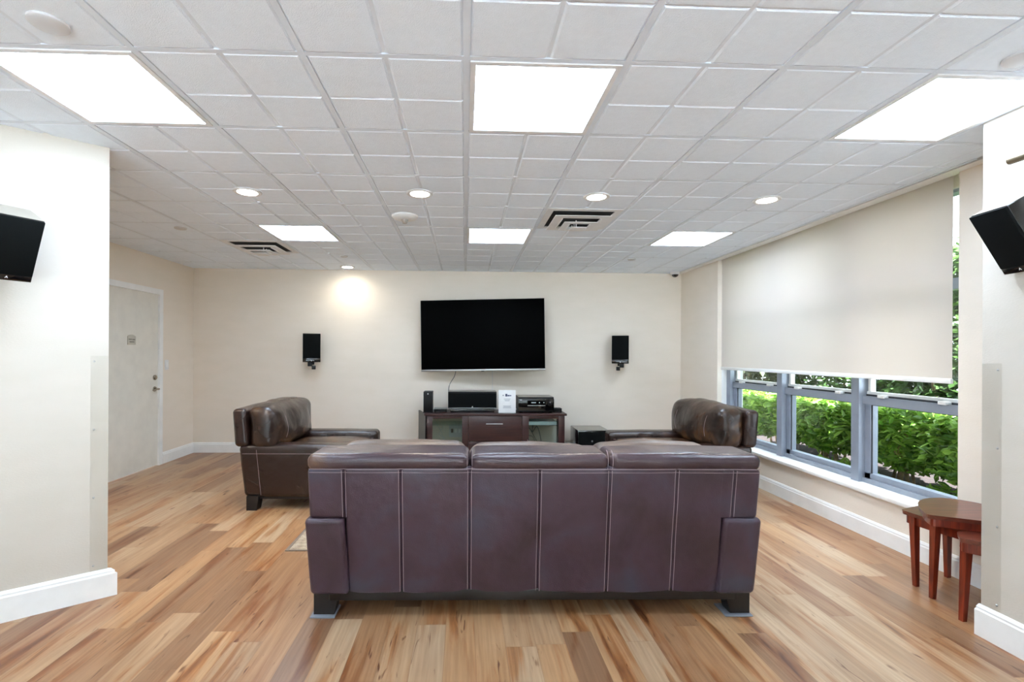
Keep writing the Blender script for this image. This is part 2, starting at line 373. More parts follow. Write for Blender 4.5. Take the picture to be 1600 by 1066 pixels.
# diagonal near wall at the left
CX, CY = -1.932, 2.712
DX, DYY = -.793, -.609
e = (CX+DX*2.08, CY+DYY*2.08)
struct(MB().prism([(CX, CY), (XL, CY+.12), e], 0, HC+.25).build('wall_pillar_left', 'wall_dimmed'))

def baseboard(name, pts, side=1, hgt=.135, t=.016):
    """profiled skirting along a floor polyline; pts run so that the room is on the left (side=1)"""
    prof = [(0, 0), (t, 0), (t, hgt-.03), (t*.75, hgt-.022), (t*.75, hgt-.014), (t*.35, hgt), (0, hgt)]
    P = [Vector((x, y, 0)) for x, y in pts]; n = len(prof); vs = []; fs = []
    for i, p in enumerate(P):
        ds = []
        if i > 0: ds.append((P[i]-P[i-1]).normalized())
        if i < len(P)-1: ds.append((P[i+1]-P[i]).normalized())
        ns = [Vector((-d.y, d.x, 0))*side for d in ds]; nn = sum(ns, Vector()); nn.normalize(); k = 1/max(.3, nn.dot(ns[0]))
        for o, z in prof: vs.append(p+nn*o*k+Vector((0, 0, z)))
    for i in range(len(P)-1):
        for j in range(n): fs.append((i*n+j, i*n+(j+1) % n, (i+1)*n+(j+1) % n, (i+1)*n+j))
    fs += [tuple(range(n)), tuple((len(P)-1)*n+j for j in range(n))[::-1]]
    return struct(MB().add(vs, fs).build(name, 'trim'))
baseboard('baseboard_north', [(XR, YB), (XL, YB)])
baseboard('baseboard_west', [(XL, YB-.016), (XL, DY1+.06)])
baseboard('baseboard_east', [(XR, PY+.02), (XR, YB-.016)], 1, .13)
baseboard('baseboard_pillar_left', [(XL, CY+.12), (CX, CY), e], 1, .15)
baseboard('baseboard_pillar_right', [(PX, YS), (PX, PY), (XR, PY)], 1, .15)
baseboard('baseboard_south', [(XL, YS), (PX, YS)])

# ------------------------------------------------------------------ ceiling
GX, GY, G = .0007, 1.822, .61
XCE = 2.865
LIGHTS = [(i, j) for j in (0, 4) for i in (-3, 0, 3)]+[(-3, -4)]  # the last panel, behind the camera, is added to brighten the room
VENTS = [(1, 3), (-4, 5)]
skip = set(LIGHTS+VENTS)
ceil = MB(); ceil.box(XL-.2, XCE, YS-.2, YB+.1, HC+.006, HC+.1)
bars = MB(); tiles = MB()
imin, imax = -7, 5
jmin, jmax = -9, 8
def clipr(a, b, lo, hi): return max(a, lo), min(b, hi)
for i in range(imin, imax):
    for j in range(jmin, jmax):
        if (i, j) in skip: continue
        for a in (0, 1):
            for b in (0, 1):
                x0 = GX+(i+a*.5)*G+(.014 if a == 0 else .007); x1 = GX+(i+a*.5+.5)*G-(.007 if a == 0 else .014)
                y0 = GY+(j+b*.5)*G+(.012 if b == 0 else .003); y1 = GY+(j+b*.5+.5)*G-(.003 if b == 0 else .012)
                x0, x1 = clipr(x0, x1, XL-.02, XCE-.02); y0, y1 = clipr(y0, y1, YS, YB-.004)
                if x1-x0 < .03 or y1-y0 < .03: continue
                tiles.frustum((x0, x1, y0, y1), HC+.006, (x0+.008, x1-.008, y0+.006, y1-.006), HC-.0005)
for i in range(imin, imax+1):
    x = GX+i*G
    if XL < x < XCE: bars.box(x-.012, x+.012, YS, YB, HC, HC+.008)
for j in range(jmin, jmax+1):
    y = GY+j*G
    if YS < y < YB:
        bars.box(XL, XCE, y-.011, y+.011, HC+.0005, HC+.008)
bars.box(XCE-.024, XCE, 2.62, YB, HC-.002, HC+.02)
co = struct(ceil.build('ceiling', 'groove'))
tiles.build('ceiling_tile_field', 'ceiling', co); bars.build('ceiling_grid', 'tbar', co)
struct(MB().box(XL-.4, 3.6, YS-.3, YB+.4, HC+.25, HC+.4).build('roof', 'ext_white'))
# drywall strip over the window, with a slot between it and the grid, its shade painted dark
m = MB(); m.box(XCE+.018, 2.975, 2.22, YB, HC-.003, HC+.1); struct(m.build('trim_1', 'trim'))
struct(MB().box(XCE-.001, XCE+.02, 2.22, YB, HC+.03, HC+.1).build('trim_2', 'dark'))

# ------------------------------------------------------------------ recessed light panels
POSN = {(-3, 0): 'large square ceiling light panel at the near left, partly out of frame',
        (0, 0): 'large square ceiling light panel in the near middle, above the sofa',
        (3, 0): 'large square ceiling light panel at the near right, beside the right pillar',
        (-3, 4): 'smaller looking far ceiling light panel next to the left air vent',
        (0, 4): 'far middle ceiling light panel left of the big air vent',
        (3, 4): 'far ceiling light panel nearest to the window blind'}
def light_panel():
    t = thing('ceiling_light_panel', '', 'ceiling light', group='square ceiling light panels')
    h0, h1 = G/2-.014, G/2-.036
    f = MB()
    for (a, b, c, d) in ((-h0, h0, -h0, -h1), (-h0, h0, h1, h0), (-h0, -h1, -h1, h1), (h1, h0, -h1, h1)): f.box(a, b, c, d, -.004, .012)
    f.build('frame', 'lamp_frame', t)
    MB().box(-h1, h1, -h1, h1, .0, .006).build('diffuser', 'panel', t)
    return t
proto = None
for (i, j) in LIGHTS:
    o = proto = light_panel() if proto is None else None or proto
    if (i, j) != LIGHTS[0]: o = copy_tree(proto)
    o.location = (GX+(i+.5)*G, GY+(j+.5)*G, HC)
    o['label'] = POSN.get((i, j), 'added square ceiling light panel, unseen behind the photographer')

# ------------------------------------------------------------------ recessed downlights
def downlight():
    t = thing('recessed_downlight', '', 'ceiling light', group='round recessed downlights')
    MB().lathe([(.062, .004), (.066, -.004), (.086, -.006), (.092, -.001), (.092, .006)], 40).build('trim_ring', 'lamp_frame', t)
    MB().lathe([(.0, -.0035), (.064, -.0035), (.064, .002)], 40).build('lens', 'downlight', t)
    return t
DL = [(-1.50, 3.40, 'round downlight left of the smoke detector, leftmost of the near row'),
      (-.318, 3.37, 'round downlight right beside the smoke detector'),
      (.914, 3.373, 'round downlight just in front of the big air vent'),
      (2.136, 3.377, 'round downlight closest to the window blind'),
      (-2.72, 3.41, 'added round downlight in line with the near row, unseen behind the left pillar'),  # extra unseen lamp, added to brighten the left side
      (-1.514, 6.30, 'small round downlight washing the far wall with warm light')]
pd = None
for k, (x, y, lb) in enumerate(DL):
    if pd is None: o = pd = downlight()
    else: o = copy_tree(pd)
    o.location = (x, y, HC-.004); o['label'] = lb
    sp = bpy.data.lights.new('downlight_beam', 'SPOT'); so = bpy.data.objects.new('downlight_beam', sp); C.objects.link(so)
    so.location = (x, y, HC-.02); sp.energy = 9 if k == 5 else 30; sp.spot_size = math.radians(165 if k == 5 else 110); sp.spot_blend = .9; sp.color = (1, .92, .78); sp.shadow_soft_size = .05

# ------------------------------------------------------------------ air vents, detector, covers, dome camera
def vent(label, loc):
    t = thing('air_vent', label, 'air vent', loc, group='square ceiling air vents')
    h = G/2-.014
    f = MB()
    for (a, b, c, d) in ((-h, h, -h, -h+.05), (-h, h, h-.05, h), (-h, -h+.05, -h+.05, h-.05), (h-.05, h, -h+.05, h-.05)): f.box(a, b, c, d, -.004, .01)
    f.build('frame', 'vent', t)
    MB().box(-h+.04, h-.04, -h+.04, h-.04, .004, .0055).build('duct_shade', 'dark', t)  # dark sheet painting the shade up inside the duct
    for r1, r0, z in ((.222, .150, -.030), (.134, .080, -.056), (.062, 0, -.078)):
        mm = MB(); q = .004
        if r0:
            for (x0, x1, y0, y1) in ((-r1, r1, -r1, -r0), (-r1, r1, r0, r1), (-r1, -r0, -r0, r0), (r0, r1, -r0, r0)): mm.box(x0, x1, y0, y1, z-q, z)
            mm.box(-r0-.004, -r0, -r0, r0, z-.012, z); mm.box(r0, r0+.004, -r0, r0, z-.012, z)
        else: mm.box(-r1, r1, -r1, r1, z-q, z)
        mm.box(-.004, .004, r1-.018, r1-.01, z, .004)
        mm.build('louver', 'vent', t)
    return t
vent('white louvered air vent right of the far middle light panel', (GX+1.5*G, GY+3.5*G, HC))
vent('white louvered air vent on the left, beside the far left light panel', (GX-3.5*G, GY+5.5*G, HC))

t = thing('smoke_detector', 'white ceiling smoke detector with a small strobe below it', 'smoke detector', (-.49, 3.93, HC-.003))
MB().lathe([(.0, -.03), (.05, -.03), (.09, -.022), (.105, -.006), (.105, .004)], 36).build('base', 'plastic_white', t)
MB().lathe([(0, -.062), (.016, -.06), (.024, -.045), (.03, -.03)], 20).build('strobe', 'silver', t)
def cover(x, y, r, label, grp='flush round ceiling covers'):
    o = MB().lathe([(0, -.010), (r*.9, -.010), (r, -.006), (r, .004)], 40).build('sprinkler_cover', 'plastic_grey'); o.location = (x, y, HC-.002)
    return tag(o, label, 'sprinkler cover', grp)
cover(-1.404, 1.687, .058, 'round flush cover on the ceiling at the near left corner')
cover(2.05, 1.715, .058, 'round flush cover on the ceiling at the near right, above the pillar')
cover(-2.536, 4.424, .05, 'small flush ceiling disc over the door side of the room')
cover(-1.389, 5.60, .045, 'small flush ceiling disc in front of the far wall downlight')
cover(1.926, 5.571, .045, 'small flush ceiling disc near the far right light panel')
t = thing('dome_camera', 'small white dome security camera in the far right ceiling corner', 'security camera', (2.80, 6.40, HC-.003))
MB().lathe([(.055, -.035), (.06, -.01), (.06, .0)], 28).build('housing', 'plastic_white', t)
MB().lathe([(0, -.07), (.02, -.066), (.035, -.054), (.045, -.035)], 28).build('dome', 'gloss_black', t)

# ------------------------------------------------------------------ door in the left wall
d = struct(MB().box(XL-.045, XL-.005, DY0+.012, DY1-.012, .006, DH-.006).build('door_1', 'door'))
f = MB()
f.box(XL-.06, XL+.016, DY1-.012, DY1+.052, 0, DH+.055); f.box(XL-.06, XL+.016, DY0-.052, DY0+.012, 0, DH+.055); f.box(XL-.06, XL+.016, DY0+.012, DY1-.012, DH-.006, DH+.055)
f.build('door_frame', 'trim', d)
RX = Matrix.Rotation(PI/2, 4, 'Y')
m = MB(); m.lathe([(0, .012), (.026, .012), (.03, .004), (.03, 0)], 24, mtx=Matrix.Translation((XL-.005, 5.757, .895)) @ RX)
m.lathe([(.011, 0), (.011, .05)], 12, mtx=Matrix.Translation((XL-.005, 5.757, .895)) @ RX)
m.tube([(XL+.045, 5.765, .895), (XL+.048, 5.70, .893), (XL+.045, 5.655, .888)], .009)
m.build('door_handle', 'nickel', d)
m = MB(); m.lathe([(0, .022), (.018, .022), (.03, .012), (.03, 0)], 24, mtx=Matrix.Translation((XL-.005, 5.757, 1.028)) @ RX); m.build('deadbolt', 'nickel', d)
s_ = MB(); vs = []; n = 12
for k in range(n+1):
    y = 5.30+.125*k/n; vs.append((XL-.003, y, 1.49+.018*math.sin(PI*k/n)))
for k in range(n+1):
    y = 5.425-.125*k/n; vs.append((XL-.003, y, 1.40-.0*math.sin(PI*k/n)))
s_.add(vs+[(x+.005, y, z) for x, y, z in vs], [tuple(range(len(vs))), tuple(range(len(vs), 2*len(vs)))[::-1]]+[(k, (k+1) % len(vs), (k+1) % len(vs)+len(vs), k+len(vs)) for k in range(len(vs))])
sg = s_.build('door_sign', mat('sign_plate', lin(190, 186, 172), .4), d)
m = MB()
for (a, b, z) in ((5.312, 5.36, 1.452), (5.367, 5.412, 1.450), (5.325, 5.40, 1.425)): m.box(XL+.0025, XL+.0035, a, b, z, z+.011)
m.build('sign_lettering', mat('sign_ink', lin(120, 116, 104), .6), sg)
t = thing('light_switch', 'white wall light switch right of the door', 'light switch', (XL, 5.972, 1.17))
MB().bbox(0, .006, -.036, .036, -.06, .06, .002).build('plate', 'plastic_white', t)
MB().bbox(.005, .011, -.014, .014, -.03, .03, .002).build('rocker', 'trim', t)

# ------------------------------------------------------------------ window, sill, blind
wo = struct(MB().box(3.20, 3.34, 2.4, 6.6, -.2, WZ0-.03).build('window_1', 'ext_white'))
fr = MB(); XF0, XF1 = 3.09, 3.17
posts = [(5.50, 5.58), (4.585, 4.66), (3.665, 3.74), (2.80, 2.86)]
for (a, b) in posts: fr.box(XF0-.03, XF1+.02, a, b, WZ0, 2.4)
fr.build('mullion', 'alu', wo)
rails = MB(); seals = MB(); white = MB(); glz = MB()
for (a, b) in ((4.66, 5.50), (3.74, 4.585), (2.86, 3.665)):
    rails.box(XF0, XF1, a, b, .95, 1.012)            # meeting rail
    rails.box(XF0, XF1, a, b, WZ0, WZ0+.035)           # bottom frame
    rails.box(XF0+.02, XF1, a+.0, b, WZ0+.035, WZ0+.075)
    rails.box(XF0, XF1, a, b, 1.75, 1.82); rails.box(XF0, XF1, a, b, 2.36, 2.4)
    rails.box(XF0+.02, XF1, b-.05, b, WZ0+.03, .95); rails.box(XF0+.02, XF1, a, a+.035, WZ0+.03, .95)
    white.box(XF0+.035, XF1-.005, a, b, 1.026, 1.048); seals.box(XF0+.03, XF1-.01, a, b, 1.012, 1.026)
    white.box(XF0+.035, XF1-.005, b-.035, b-.012, 1.048, 1.75)
    seals.box(XF0+.028, XF0+.034, a+.035, a+.043, WZ0+.075, .95); seals.box(XF0+.028, XF0+.034, b-.058, b-.05, WZ0+.075, .95)
    seals.box(XF0+.028, XF0+.034, a+.035, b-.05, .943, .95)
    for yy in (a+.14, b-.2): white.bbox(XF0-.012, XF0+.03, yy, yy+.055, 1.008, 1.030, .003)
    glz.box(XF0+.045, XF0+.05, a+.01, b-.01, WZ0+.06, .96); glz.box(XF0+.045, XF0+.05, a+.01, b-.01, 1.03, 1.76); glz.box(XF0+.045, XF0+.05, a+.01, b-.01, 1.81, 2.38)
rails.build('sash_rail', 'alu', wo); seals.build('gasket', 'alu_dark', wo); white.build('sash_latch', 'plastic_white', wo); glz.build('glass', 'glass', wo)
MB().bbox(XR-.028, 3.19, WY0+.002, WY1-.002, WZ0-.03, WZ0, .004).build('window_sill', 'trim', wo)
MB().box(XR+.052, XF0, WY1-.004, WY1-.0005, WZ0, 2.4).build('reveal', 'trim', wo)

t = thing('roller_blind', 'wide cream roller blind pulled two thirds down over the window', 'blind', (2.995, 0, 0))
MB().box(0, .0015, 2.88, 5.572, 1.172, 2.44).build('fabric', 'blind', t)
MB().bbox(-.009, .010, 2.88, 5.572, 1.153, 1.185, .004).build('hem_bar', 'trim', t)
MB().tube([(.02, 2.88, 2.47), (.02, 5.572, 2.47)], .028, 16).build('roller_tube', 'trim', t)
m = MB(); m.tube([(-.012, 2.818, 2.43), (-.012, 2.82, 1.5), (-.010, 2.823, .64)], .0022, 6); m.tube([(.012, 2.818, 2.43), (.012, 2.82, 1.5), (.010, 2.823, .64), (-.010, 2.823, .64)], .0022, 6)
m.build('bead_chain', 'brown_edge', t)

# ------------------------------------------------------------------ corner guards
def guard(label, loc, rz, h0, h1, wdt):
    t = thing('corner_guard', label, 'corner guard', loc, rz, group='clear plastic corner guards')
    MB().box(0, wdt, 0, .003, h0, h1).build('strip', 'guard', t)
    for k in range(4):
        z = h0+.03+(h1-h0-.06)*k/3
        MB().lathe([(0, .004), (.003, .0035), (.005, .001), (.005, 0)], 10, mtx=Matrix.Translation((wdt-.015, 0, z)) @ Matrix.Rotation(PI/2, 4, 'X')).build('screw', 'silver', t)
    return t
guard('clear plastic corner guard screwed to the left pillar edge', (CX-.001+.609*.004, CY-.793*.004, 0), math.atan2(DYY, DX), .15, 1.302, .075)
bpy.data.objects['corner_guard'].scale = (1, -1, 1)
guard('clear plastic corner guard screwed to the right pillar edge', (PX-.004, PY-.001, 0), -PI/2, .15, 1.292, .085)

# ------------------------------------------------------------------ speakers
def logo(mb_parent, y, z, s=.006):
    m = MB(); m.add([(-s, y, z-s*.8), (-s*.2, y, z+s), (s*.3, y, z+s), (s, y, z-s*.8), (s*.5, y, z-s*.8), (0, y, z+s*.1), (-s*.5, y, z-s*.8)], [(0, 1, 2, 3, 4, 5, 6)])
    return m.build('logo', 'plastic_white', mb_parent)
def wall_speaker(name, label, loc, w, hh, dp, az, tilt, grp, bracket='below', topmat='black', sidemat='black', slip=0):
    """front faces local -Y ; az rotates about Z, tilt pitches it down"""
    t = thing(name, label, 'speaker', loc, az, group=grp)
    R = Matrix.Rotation(tilt, 4, 'X')
    MB().bbox(-w/2, w/2, .012, dp, -hh/2, hh/2, .004, mtx=R).build('cabinet', sidemat, t)
    g = MB().bbox(-w/2+.002, w/2-.002, 0, .014, -hh/2+(.05 if bracket == 'below' else .03), hh/2-.002, .003, mtx=R).build('grille', 'cloth_black', t)
    MB().bbox(-w/2+.002, w/2-.002, .002, .014, -hh/2+.001, -hh/2+(.049 if bracket == 'below' else .03), .002, mtx=R).build('lower_panel', 'gloss_black', t)
    MB().box(-w/2+.004, w/2-.004, .014, dp-.004, hh/2-.0005, hh/2+.0012, mtx=R).build('top_panel', topmat, t)
    lg = logo(t, 0, 0); lg.matrix_local = R @ Matrix.Translation((0, -.0015, -hh/2+.018))
    return t
FS = 'speakers on the far wall'
for (x, lb, sg) in ((-1.95, 'black speaker on the far wall, left of the television', 1), (2.02, 'black speaker on the far wall, right of the television', -1)):
    t = wall_speaker('wall_speaker', lb, (x, 6.26, 1.385), .215, .365, .17, -math.atan2(x, 6.3)*.95, .03, FS)
    m = MB(); m.bbox(-.02*sg-.028, -.02*sg+.028, .02, .09, -.235, -.17, .006); m.tube([(0.0, .05, -.185), (.0, .14, -.19), (0, .285, -.16)], .016, 10)
    m.bbox(-.03, .03, .272, .289, -.22, -.09, .004); m.bbox(.0*sg, .05*sg if sg > 0 else .0, .03, .08, -.275, -.225, .006) if sg > 0 else m.bbox(-.05, 0, .03, .08, -.275, -.225, .006)
    m.build('wall_bracket', 'black', t)
# left pillar speaker
t = wall_speaker('surround_speaker', 'black speaker tilted down on the left pillar, pale top', (-2.05, 2.28, 1.785), .19, .305, .17, -.496+PI/2, .47, 'tilted speakers on the near pillars', '', 'speaker_top')
m = MB(); m.tube([(0, .12, .0), (0, .2, .0), (.0, .30, .02)], .014, 10); m.bbox(-.035, .035, .285, .30, -.05, .09, .003); m.build('wall_bracket', 'black', t)
t = wall_speaker('surround_speaker', 'black speaker tilted down on the right pillar, glossy side', (2.325, 2.015, 1.817), .168, .30, .15, 3.014+PI/2, .52, 'tilted speakers on the near pillars', '', 'speaker_top', 'gloss_black')
m = MB(); m.tube([(0, .10, .0), (0, .128, .0)], .014, 10); m.build('wall_bracket', 'black', t)
t = thing('wall_peg', 'short metal tube fitted high on the right pillar', 'wall fitting', (2.40, 2.06, 2.19))
MB().tube([(0, 0, 0), (.005, -.13, 0)], .019, 20).build('tube', mat('dull_bronze', lin(112, 100, 80), .4, .6), t); MB().tube([(.0, -.06, 0), (.052, -.06, 0)], .008, 10).build('bracket', 'nickel', t)

# ------------------------------------------------------------------ television
t = thing('television', 'large flat television hung slightly askew on the far wall', 'television', (.222, 6.30, 1.566))
t.rotation_euler = (0, -math.radians(1.05), -math.radians(6.0))
TW, TH = 1.612, .925
MB().bbox(-TW/2, TW/2, .004, .045, -TH/2, TH/2, .004).build('body', 'black', t)
MB().bbox(-TW/2+.008, TW/2-.008, 0, .006, -TH/2+.022, TH/2-.008, .001).build('screen', 'screen', t)
MB().bbox(-TW/2, TW/2, -.003, .012, -TH/2-.004, -TH/2+.018, .002).build('lower_bezel', 'silver', t, label='silver strip')
MB().bbox(-.02, .02, -.002, .006, -TH/2-.011, -TH/2-.003, .001).build('sensor', 'black', t)
m = MB(); m.box(-.25, .25, .045, .075, -.2, .2); m.box(-.1, .1, .07, .17, -.05, .05); m.build('wall_bracket', 'black', t)
def cable(pts, r, mt, label, n=6):
    o = MB().tube(pts, r*(1.6 if r < .004 and mt != 'x' else 1), n).build('cable', mt); return tag(o, label, 'cable', 'cables at the television')
def smooth(pts, k=6):
    P = [Vector(p) for p in pts]; out = []
    for i in range(len(P)-1):
        a, b, c, d = P[max(i-1, 0)], P[i], P[i+1], P[min(i+2, len(P)-1)]
        for s in range(k):
            u = s/k; out.append(.5*((2*b)+(c-a)*u+(2*a-5*b+4*c-d)*u*u+(3*b-a-3*c+d)*u**3))
    out.append(P[-1]); return out
cable(smooth([(-.12, 6.46, 1.10), (-.14, 6.44, 1.02), (-.205, 6.40, .90), (-.215, 6.36, .72), (-.20, 6.33, .60)]), .0045, 'cable_g', 'dark cable hanging from the television behind the long speaker')
cable([(.37, 6.535, 1.12), (.37, 6.535, .62)], .002, 'cable_w', 'thin pale cable running straight down the far wall')

# ------------------------------------------------------------------ media console
CT = .583
t = thing('media_console', 'dark brown wood media console with two glass doors and one drawer', 'tv stand', (.38, 6.0, 0))
Wd = .865
MB().bbox(-Wd-.012, Wd+.022, -.015, .46, CT-.026, CT, .003).build('top', 'console', t)
m = MB(); m.box(Wd-.02, Wd, .02, .45, .05, CT-.026); m.build('side_panel', 'console', t)
vs = [(-Wd, .0), (-Wd-.125, .45), (-Wd-.105, .45), (-Wd+.02, .0)]
MB().prism(vs, .05, CT-.01).build('side_panel', M['black_wood'], t, label='darker side panel angled outward')
MB().box(-.33, -.312, .02, .45, .08, CT-.026).build('divider', 'console', t); MB().box(.305, .323, .02, .45, .08, CT-.026).build('divider', 'console', t)
MB().box(-Wd, Wd, .01, .45, .05, .085).build('bottom', 'console', t)
for (a, b) in ((-Wd+.02, -.33), (.323, Wd-.02)):
    MB().box(a, b, .08, .44, .425, .433).build('shelf', 'cab_glass' if a < 0 else 'black', t)
for (a, b) in ((-Wd+.003, -.335), (.33, Wd-.003)):
    f = MB(); e1 = .085
    f.bbox(a, a+e1, 0, .02, .09, CT-.028, .003); f.bbox(b-e1*.9, b, 0, .02, .09, CT-.028, .003); f.bbox(a+e1-.004, b-e1*.9+.004, .001, .019, CT-.062, CT-.028, .003); f.bbox(a+e1-.004, b-e1*.9+.004, .001, .019, .09, .15, .003)
    dd = f.build('door', 'console', t); MB().box(a+e1-.002, b-e1*.9+.002, .008, .012, .148, CT-.060).build('glass_pane', 'cab_glass', dd)
dr = MB().bbox(-.332, .327, 0, .02, .24, CT-.028, .003).build('drawer', 'console', t)
m = MB(); m.bbox(-.118, .09, -.022, -.012, .452, .463, .003); m.tube([(-.1, -.014, .4575), (-.1, .004, .4575)], .004); m.tube([(.072, -.014, .4575), (.072, .004, .4575)], .004); m.build('handle', 'silver', dr)
MB().bbox(-.332, .327, 0, .02, .09, .235, .003).build('drawer', 'console', t)
for x in (-Wd+.03, Wd-.03):
    for y in (.04, .41): MB().box(x-.025, x+.025, y-.025, y+.025, 0, .05).build('leg', 'console', t)

def gear(name, label, cat, x, y, z, w_, d_, h_, mt='black', r=.004):
    tt = thing(name, label, cat, (x, y, z)); MB().bbox(-w_/2, w_/2, 0, d_, 0, h_, r).build('case', mt, tt); return tt
t = gear('tower_unit', 'slim upright black electronics box at the left end of the console', 'electronics', -.46, 6.08, CT, .112, .20, .262)
MB().lathe([(0, .002), (.008, .0015), (.009, 0)], 16, mtx=Matrix.Translation((0, 0, .235)) @ Matrix.Rotation(PI/2, 4, 'X')).build('power_button', 'silver', t)
MB().bbox(-.058, .058, -.004, .2, .0, .012, .002).build('stand', 'black', t)
t = gear('set_top_box', 'low black box between the upright box and the long speaker', 'electronics', -.305, 6.10, CT+.014, .165, .18, .030)
MB().box(-.083, .083, 0, .18, .030, .0315).build('top_cover', mat('greygreen_top', lin(120, 128, 122), .3), t)
for a in (-.07, .07): MB().bbox(a-.008, a+.008, .01, .17, -.014, .002, .002).build('foot', 'black', t)
t = thing('center_speaker', 'long black speaker lying on its stand under the television', 'speaker', (.095, 6.10, CT))
MB().bbox(-.305, .305, .014, .26, .048, .262, .005).build('cabinet', 'black', t)
MB().bbox(-.303, .303, 0, .016, .062, .245, .003).build('grille', 'cloth_black', t)
MB().box(-.302, .302, .015, .258, .2615, .2635).build('top_panel', 'speaker_top', t)
MB().bbox(-.30, .30, .004, .02, .053, .059, .002).build('highlight_strip', 'silver', t)  # silver strip standing in for the highlight above the stand
MB().bbox(-.275, .275, .005, .22, .0, .045, .005).build('stand', 'gloss_black', t)
lg = logo(t, -.003, .072, .009)
t = thing('display_sign', 'small white printed notice in a clear upright holder', 'sign', (.53, 6.07, CT))
MB().bbox(-.108, .108, 0, .004, .0, .285, .001, mtx=Matrix.Rotation(-.06, 4, 'X')).build('sheet', 'paper', t)
MB().bbox(-.112, .112, -.02, .08, .0, .004, .001).build('holder_base', 'cab_glass', t)
RS = Matrix.Rotation(-.06, 4, 'X')
m = MB()
for a, b, c, dd in ((-.055, -.044, .212, .226), (-.022, .002, .205, .238), (.004, .03, .208, .224), (.032, .052, .210, .222)): m.box(a, b, -.0012, 0, c, dd, mtx=RS)
m.build('printed_emblem', 'ink', t)
m = MB()
for a, b, z in ((-.042, .042, .172), (-.034, .034, .160), (-.028, .03, .148), (-.05, .05, .084), (-.044, .044, .073), (-.052, .052, .062)): m.box(a, b, -.0012, 0, z, z+.005, mtx=RS)
m.build('printed_lines', 'ink2', t)
t = thing('av_receiver', 'wide black audio receiver with display and knob on the console', 'receiver', (.895, 6.07, CT))
MB().bbox(-.222, .222, 0, .33, .018, .198, .004).build('case', 'black', t)
MB().bbox(-.225, .225, -.008, .002, .016, .178, .003).build('front_panel', 'gloss_black', t)
MB().box(-.22, .22, .004, .328, .198, .1995).build('top_cover', 'speaker_top', t)
MB().bbox(-.11, .115, -.011, -.007, .105, .155, .001).build('display', 'screen', t)
MB().bbox(-.11, .115, -.012, -.007, .088, .096, .001).build('trim_bar', 'silver', t)
m = MB()
for a in (-.06, -.045, -.03, -.016, .035, .09): m.box(a, a+.009, -.0122, -.0112, .126, .135)
m.build('display_characters', emit('display_glow', (.6, .75, .8, 1), .35), t)
RYm = Matrix.Rotation(PI/2, 4, 'X')
MB().lathe([(0, .022), (.024, .022), (.027, .0)], 24, mtx=Matrix.Translation((.17, -.008, .118)) @ RYm).build('volume_knob', 'black', t)
MB().box(.169, .172, -.031, -.0295, .128, .142).build('knob_mark', 'plastic_white', t)
MB().box(-.205, -.18, -.0095, -.0085, .160, .167).build('logo', 'plastic_grey', t)
for a in (-.19, .19): MB().lathe([(.02, 0), (.022, .018)], 16, c=(a, .04, 0)).build('foot', 'black', t)
for a in (-.19, .19): MB().lathe([(.02, 0), (.022, .018)], 16, c=(a, .28, 0)).build('foot', 'black', t)
tag(MB().bbox(-.055, .055, 0, .11, 0, .052, .005).build('streaming_box', 'black'), 'small black box at the right end of the console', 'electronics').location = (1.175, 6.12, CT)
# inside the cabinet
t = gear('disc_player', 'flat silver player inside the right glass door of the console', 'electronics', .96, 6.05, .4335, .38, .28, .045, mat('player_silver', lin(196, 206, 210), .4, .1))
t = gear('power_strip', 'pale outlet box inside the left glass door of the console', 'power strip', .0-.11, 6.42, .22, .19, .03, .17, 'plastic_grey')
for k in range(3): MB().bbox(-.07+.05*k, -.04+.05*k, -.012, .002, .06, .11, .003).build('plug', 'black' if k == 0 else 'plastic_white', t)
for k, (pts, mt, lb) in enumerate((
    ([(-.42, 6.30, .54), (-.37, 6.32, .42), (-.30, 6.34, .30), (-.26, 6.33, .16)], 'cable_w', 'white cable crossing diagonally behind the left glass door'),
    ([(-.30, 6.35, .54), (-.35, 6.33, .44), (-.28, 6.34, .38), (-.33, 6.33, .28), (-.25, 6.34, .22)], 'cable_w', 'white cable looped behind the left glass door'),
    ([(.80, 6.3, .40), (.86, 6.28, .33), (.92, 6.32, .22), (.97, 6.30, .14)], 'cable_g', 'dark cable drooping under the silver player'),
    ([(.90, 6.34, .41), (.88, 6.32, .30), (.94, 6.3, .38), (.99, 6.34, .25), (1.0, 6.3, .14)], 'cable_g', 'tangled dark cable beneath the silver player'),
    ([(.80, 6.30, .26), (.88, 6.29, .25), (.93, 6.31, .16), (.95, 6.3, .12)], 'cable_g', 'short dark cable low behind the right glass door'))):
    cable(smooth(pts), .0032, mt, lb)
# subwoofer
t = thing('subwoofer', 'black cube subwoofer standing between console and right armchair', 'subwoofer', (1.592, 5.95, 0))
MB().bbox(-.196, .196, .0, .42, .015, .38, .006).build('cabinet', 'gloss_black', t)
MB().bbox(-.19, .19, -.012, .002, .03, .365, .004).build('grille', 'cloth_black', t)
MB().lathe([(0, .003), (.01, .0025), (.012, 0)], 18, mtx=Matrix.Translation((-.02, -.012, .25)) @ RYm).build('badge', 'silver', t)
MB().box(-.192, .192, .004, .418, .38, .3812).build('top_panel', 'speaker_top', t)
for a in (-.16, .16):
    for b in (.04, .38): MB().lathe([(.018, 0), (.02, .016)], 14, c=(a, b, 0)).build('foot', 'black', t)

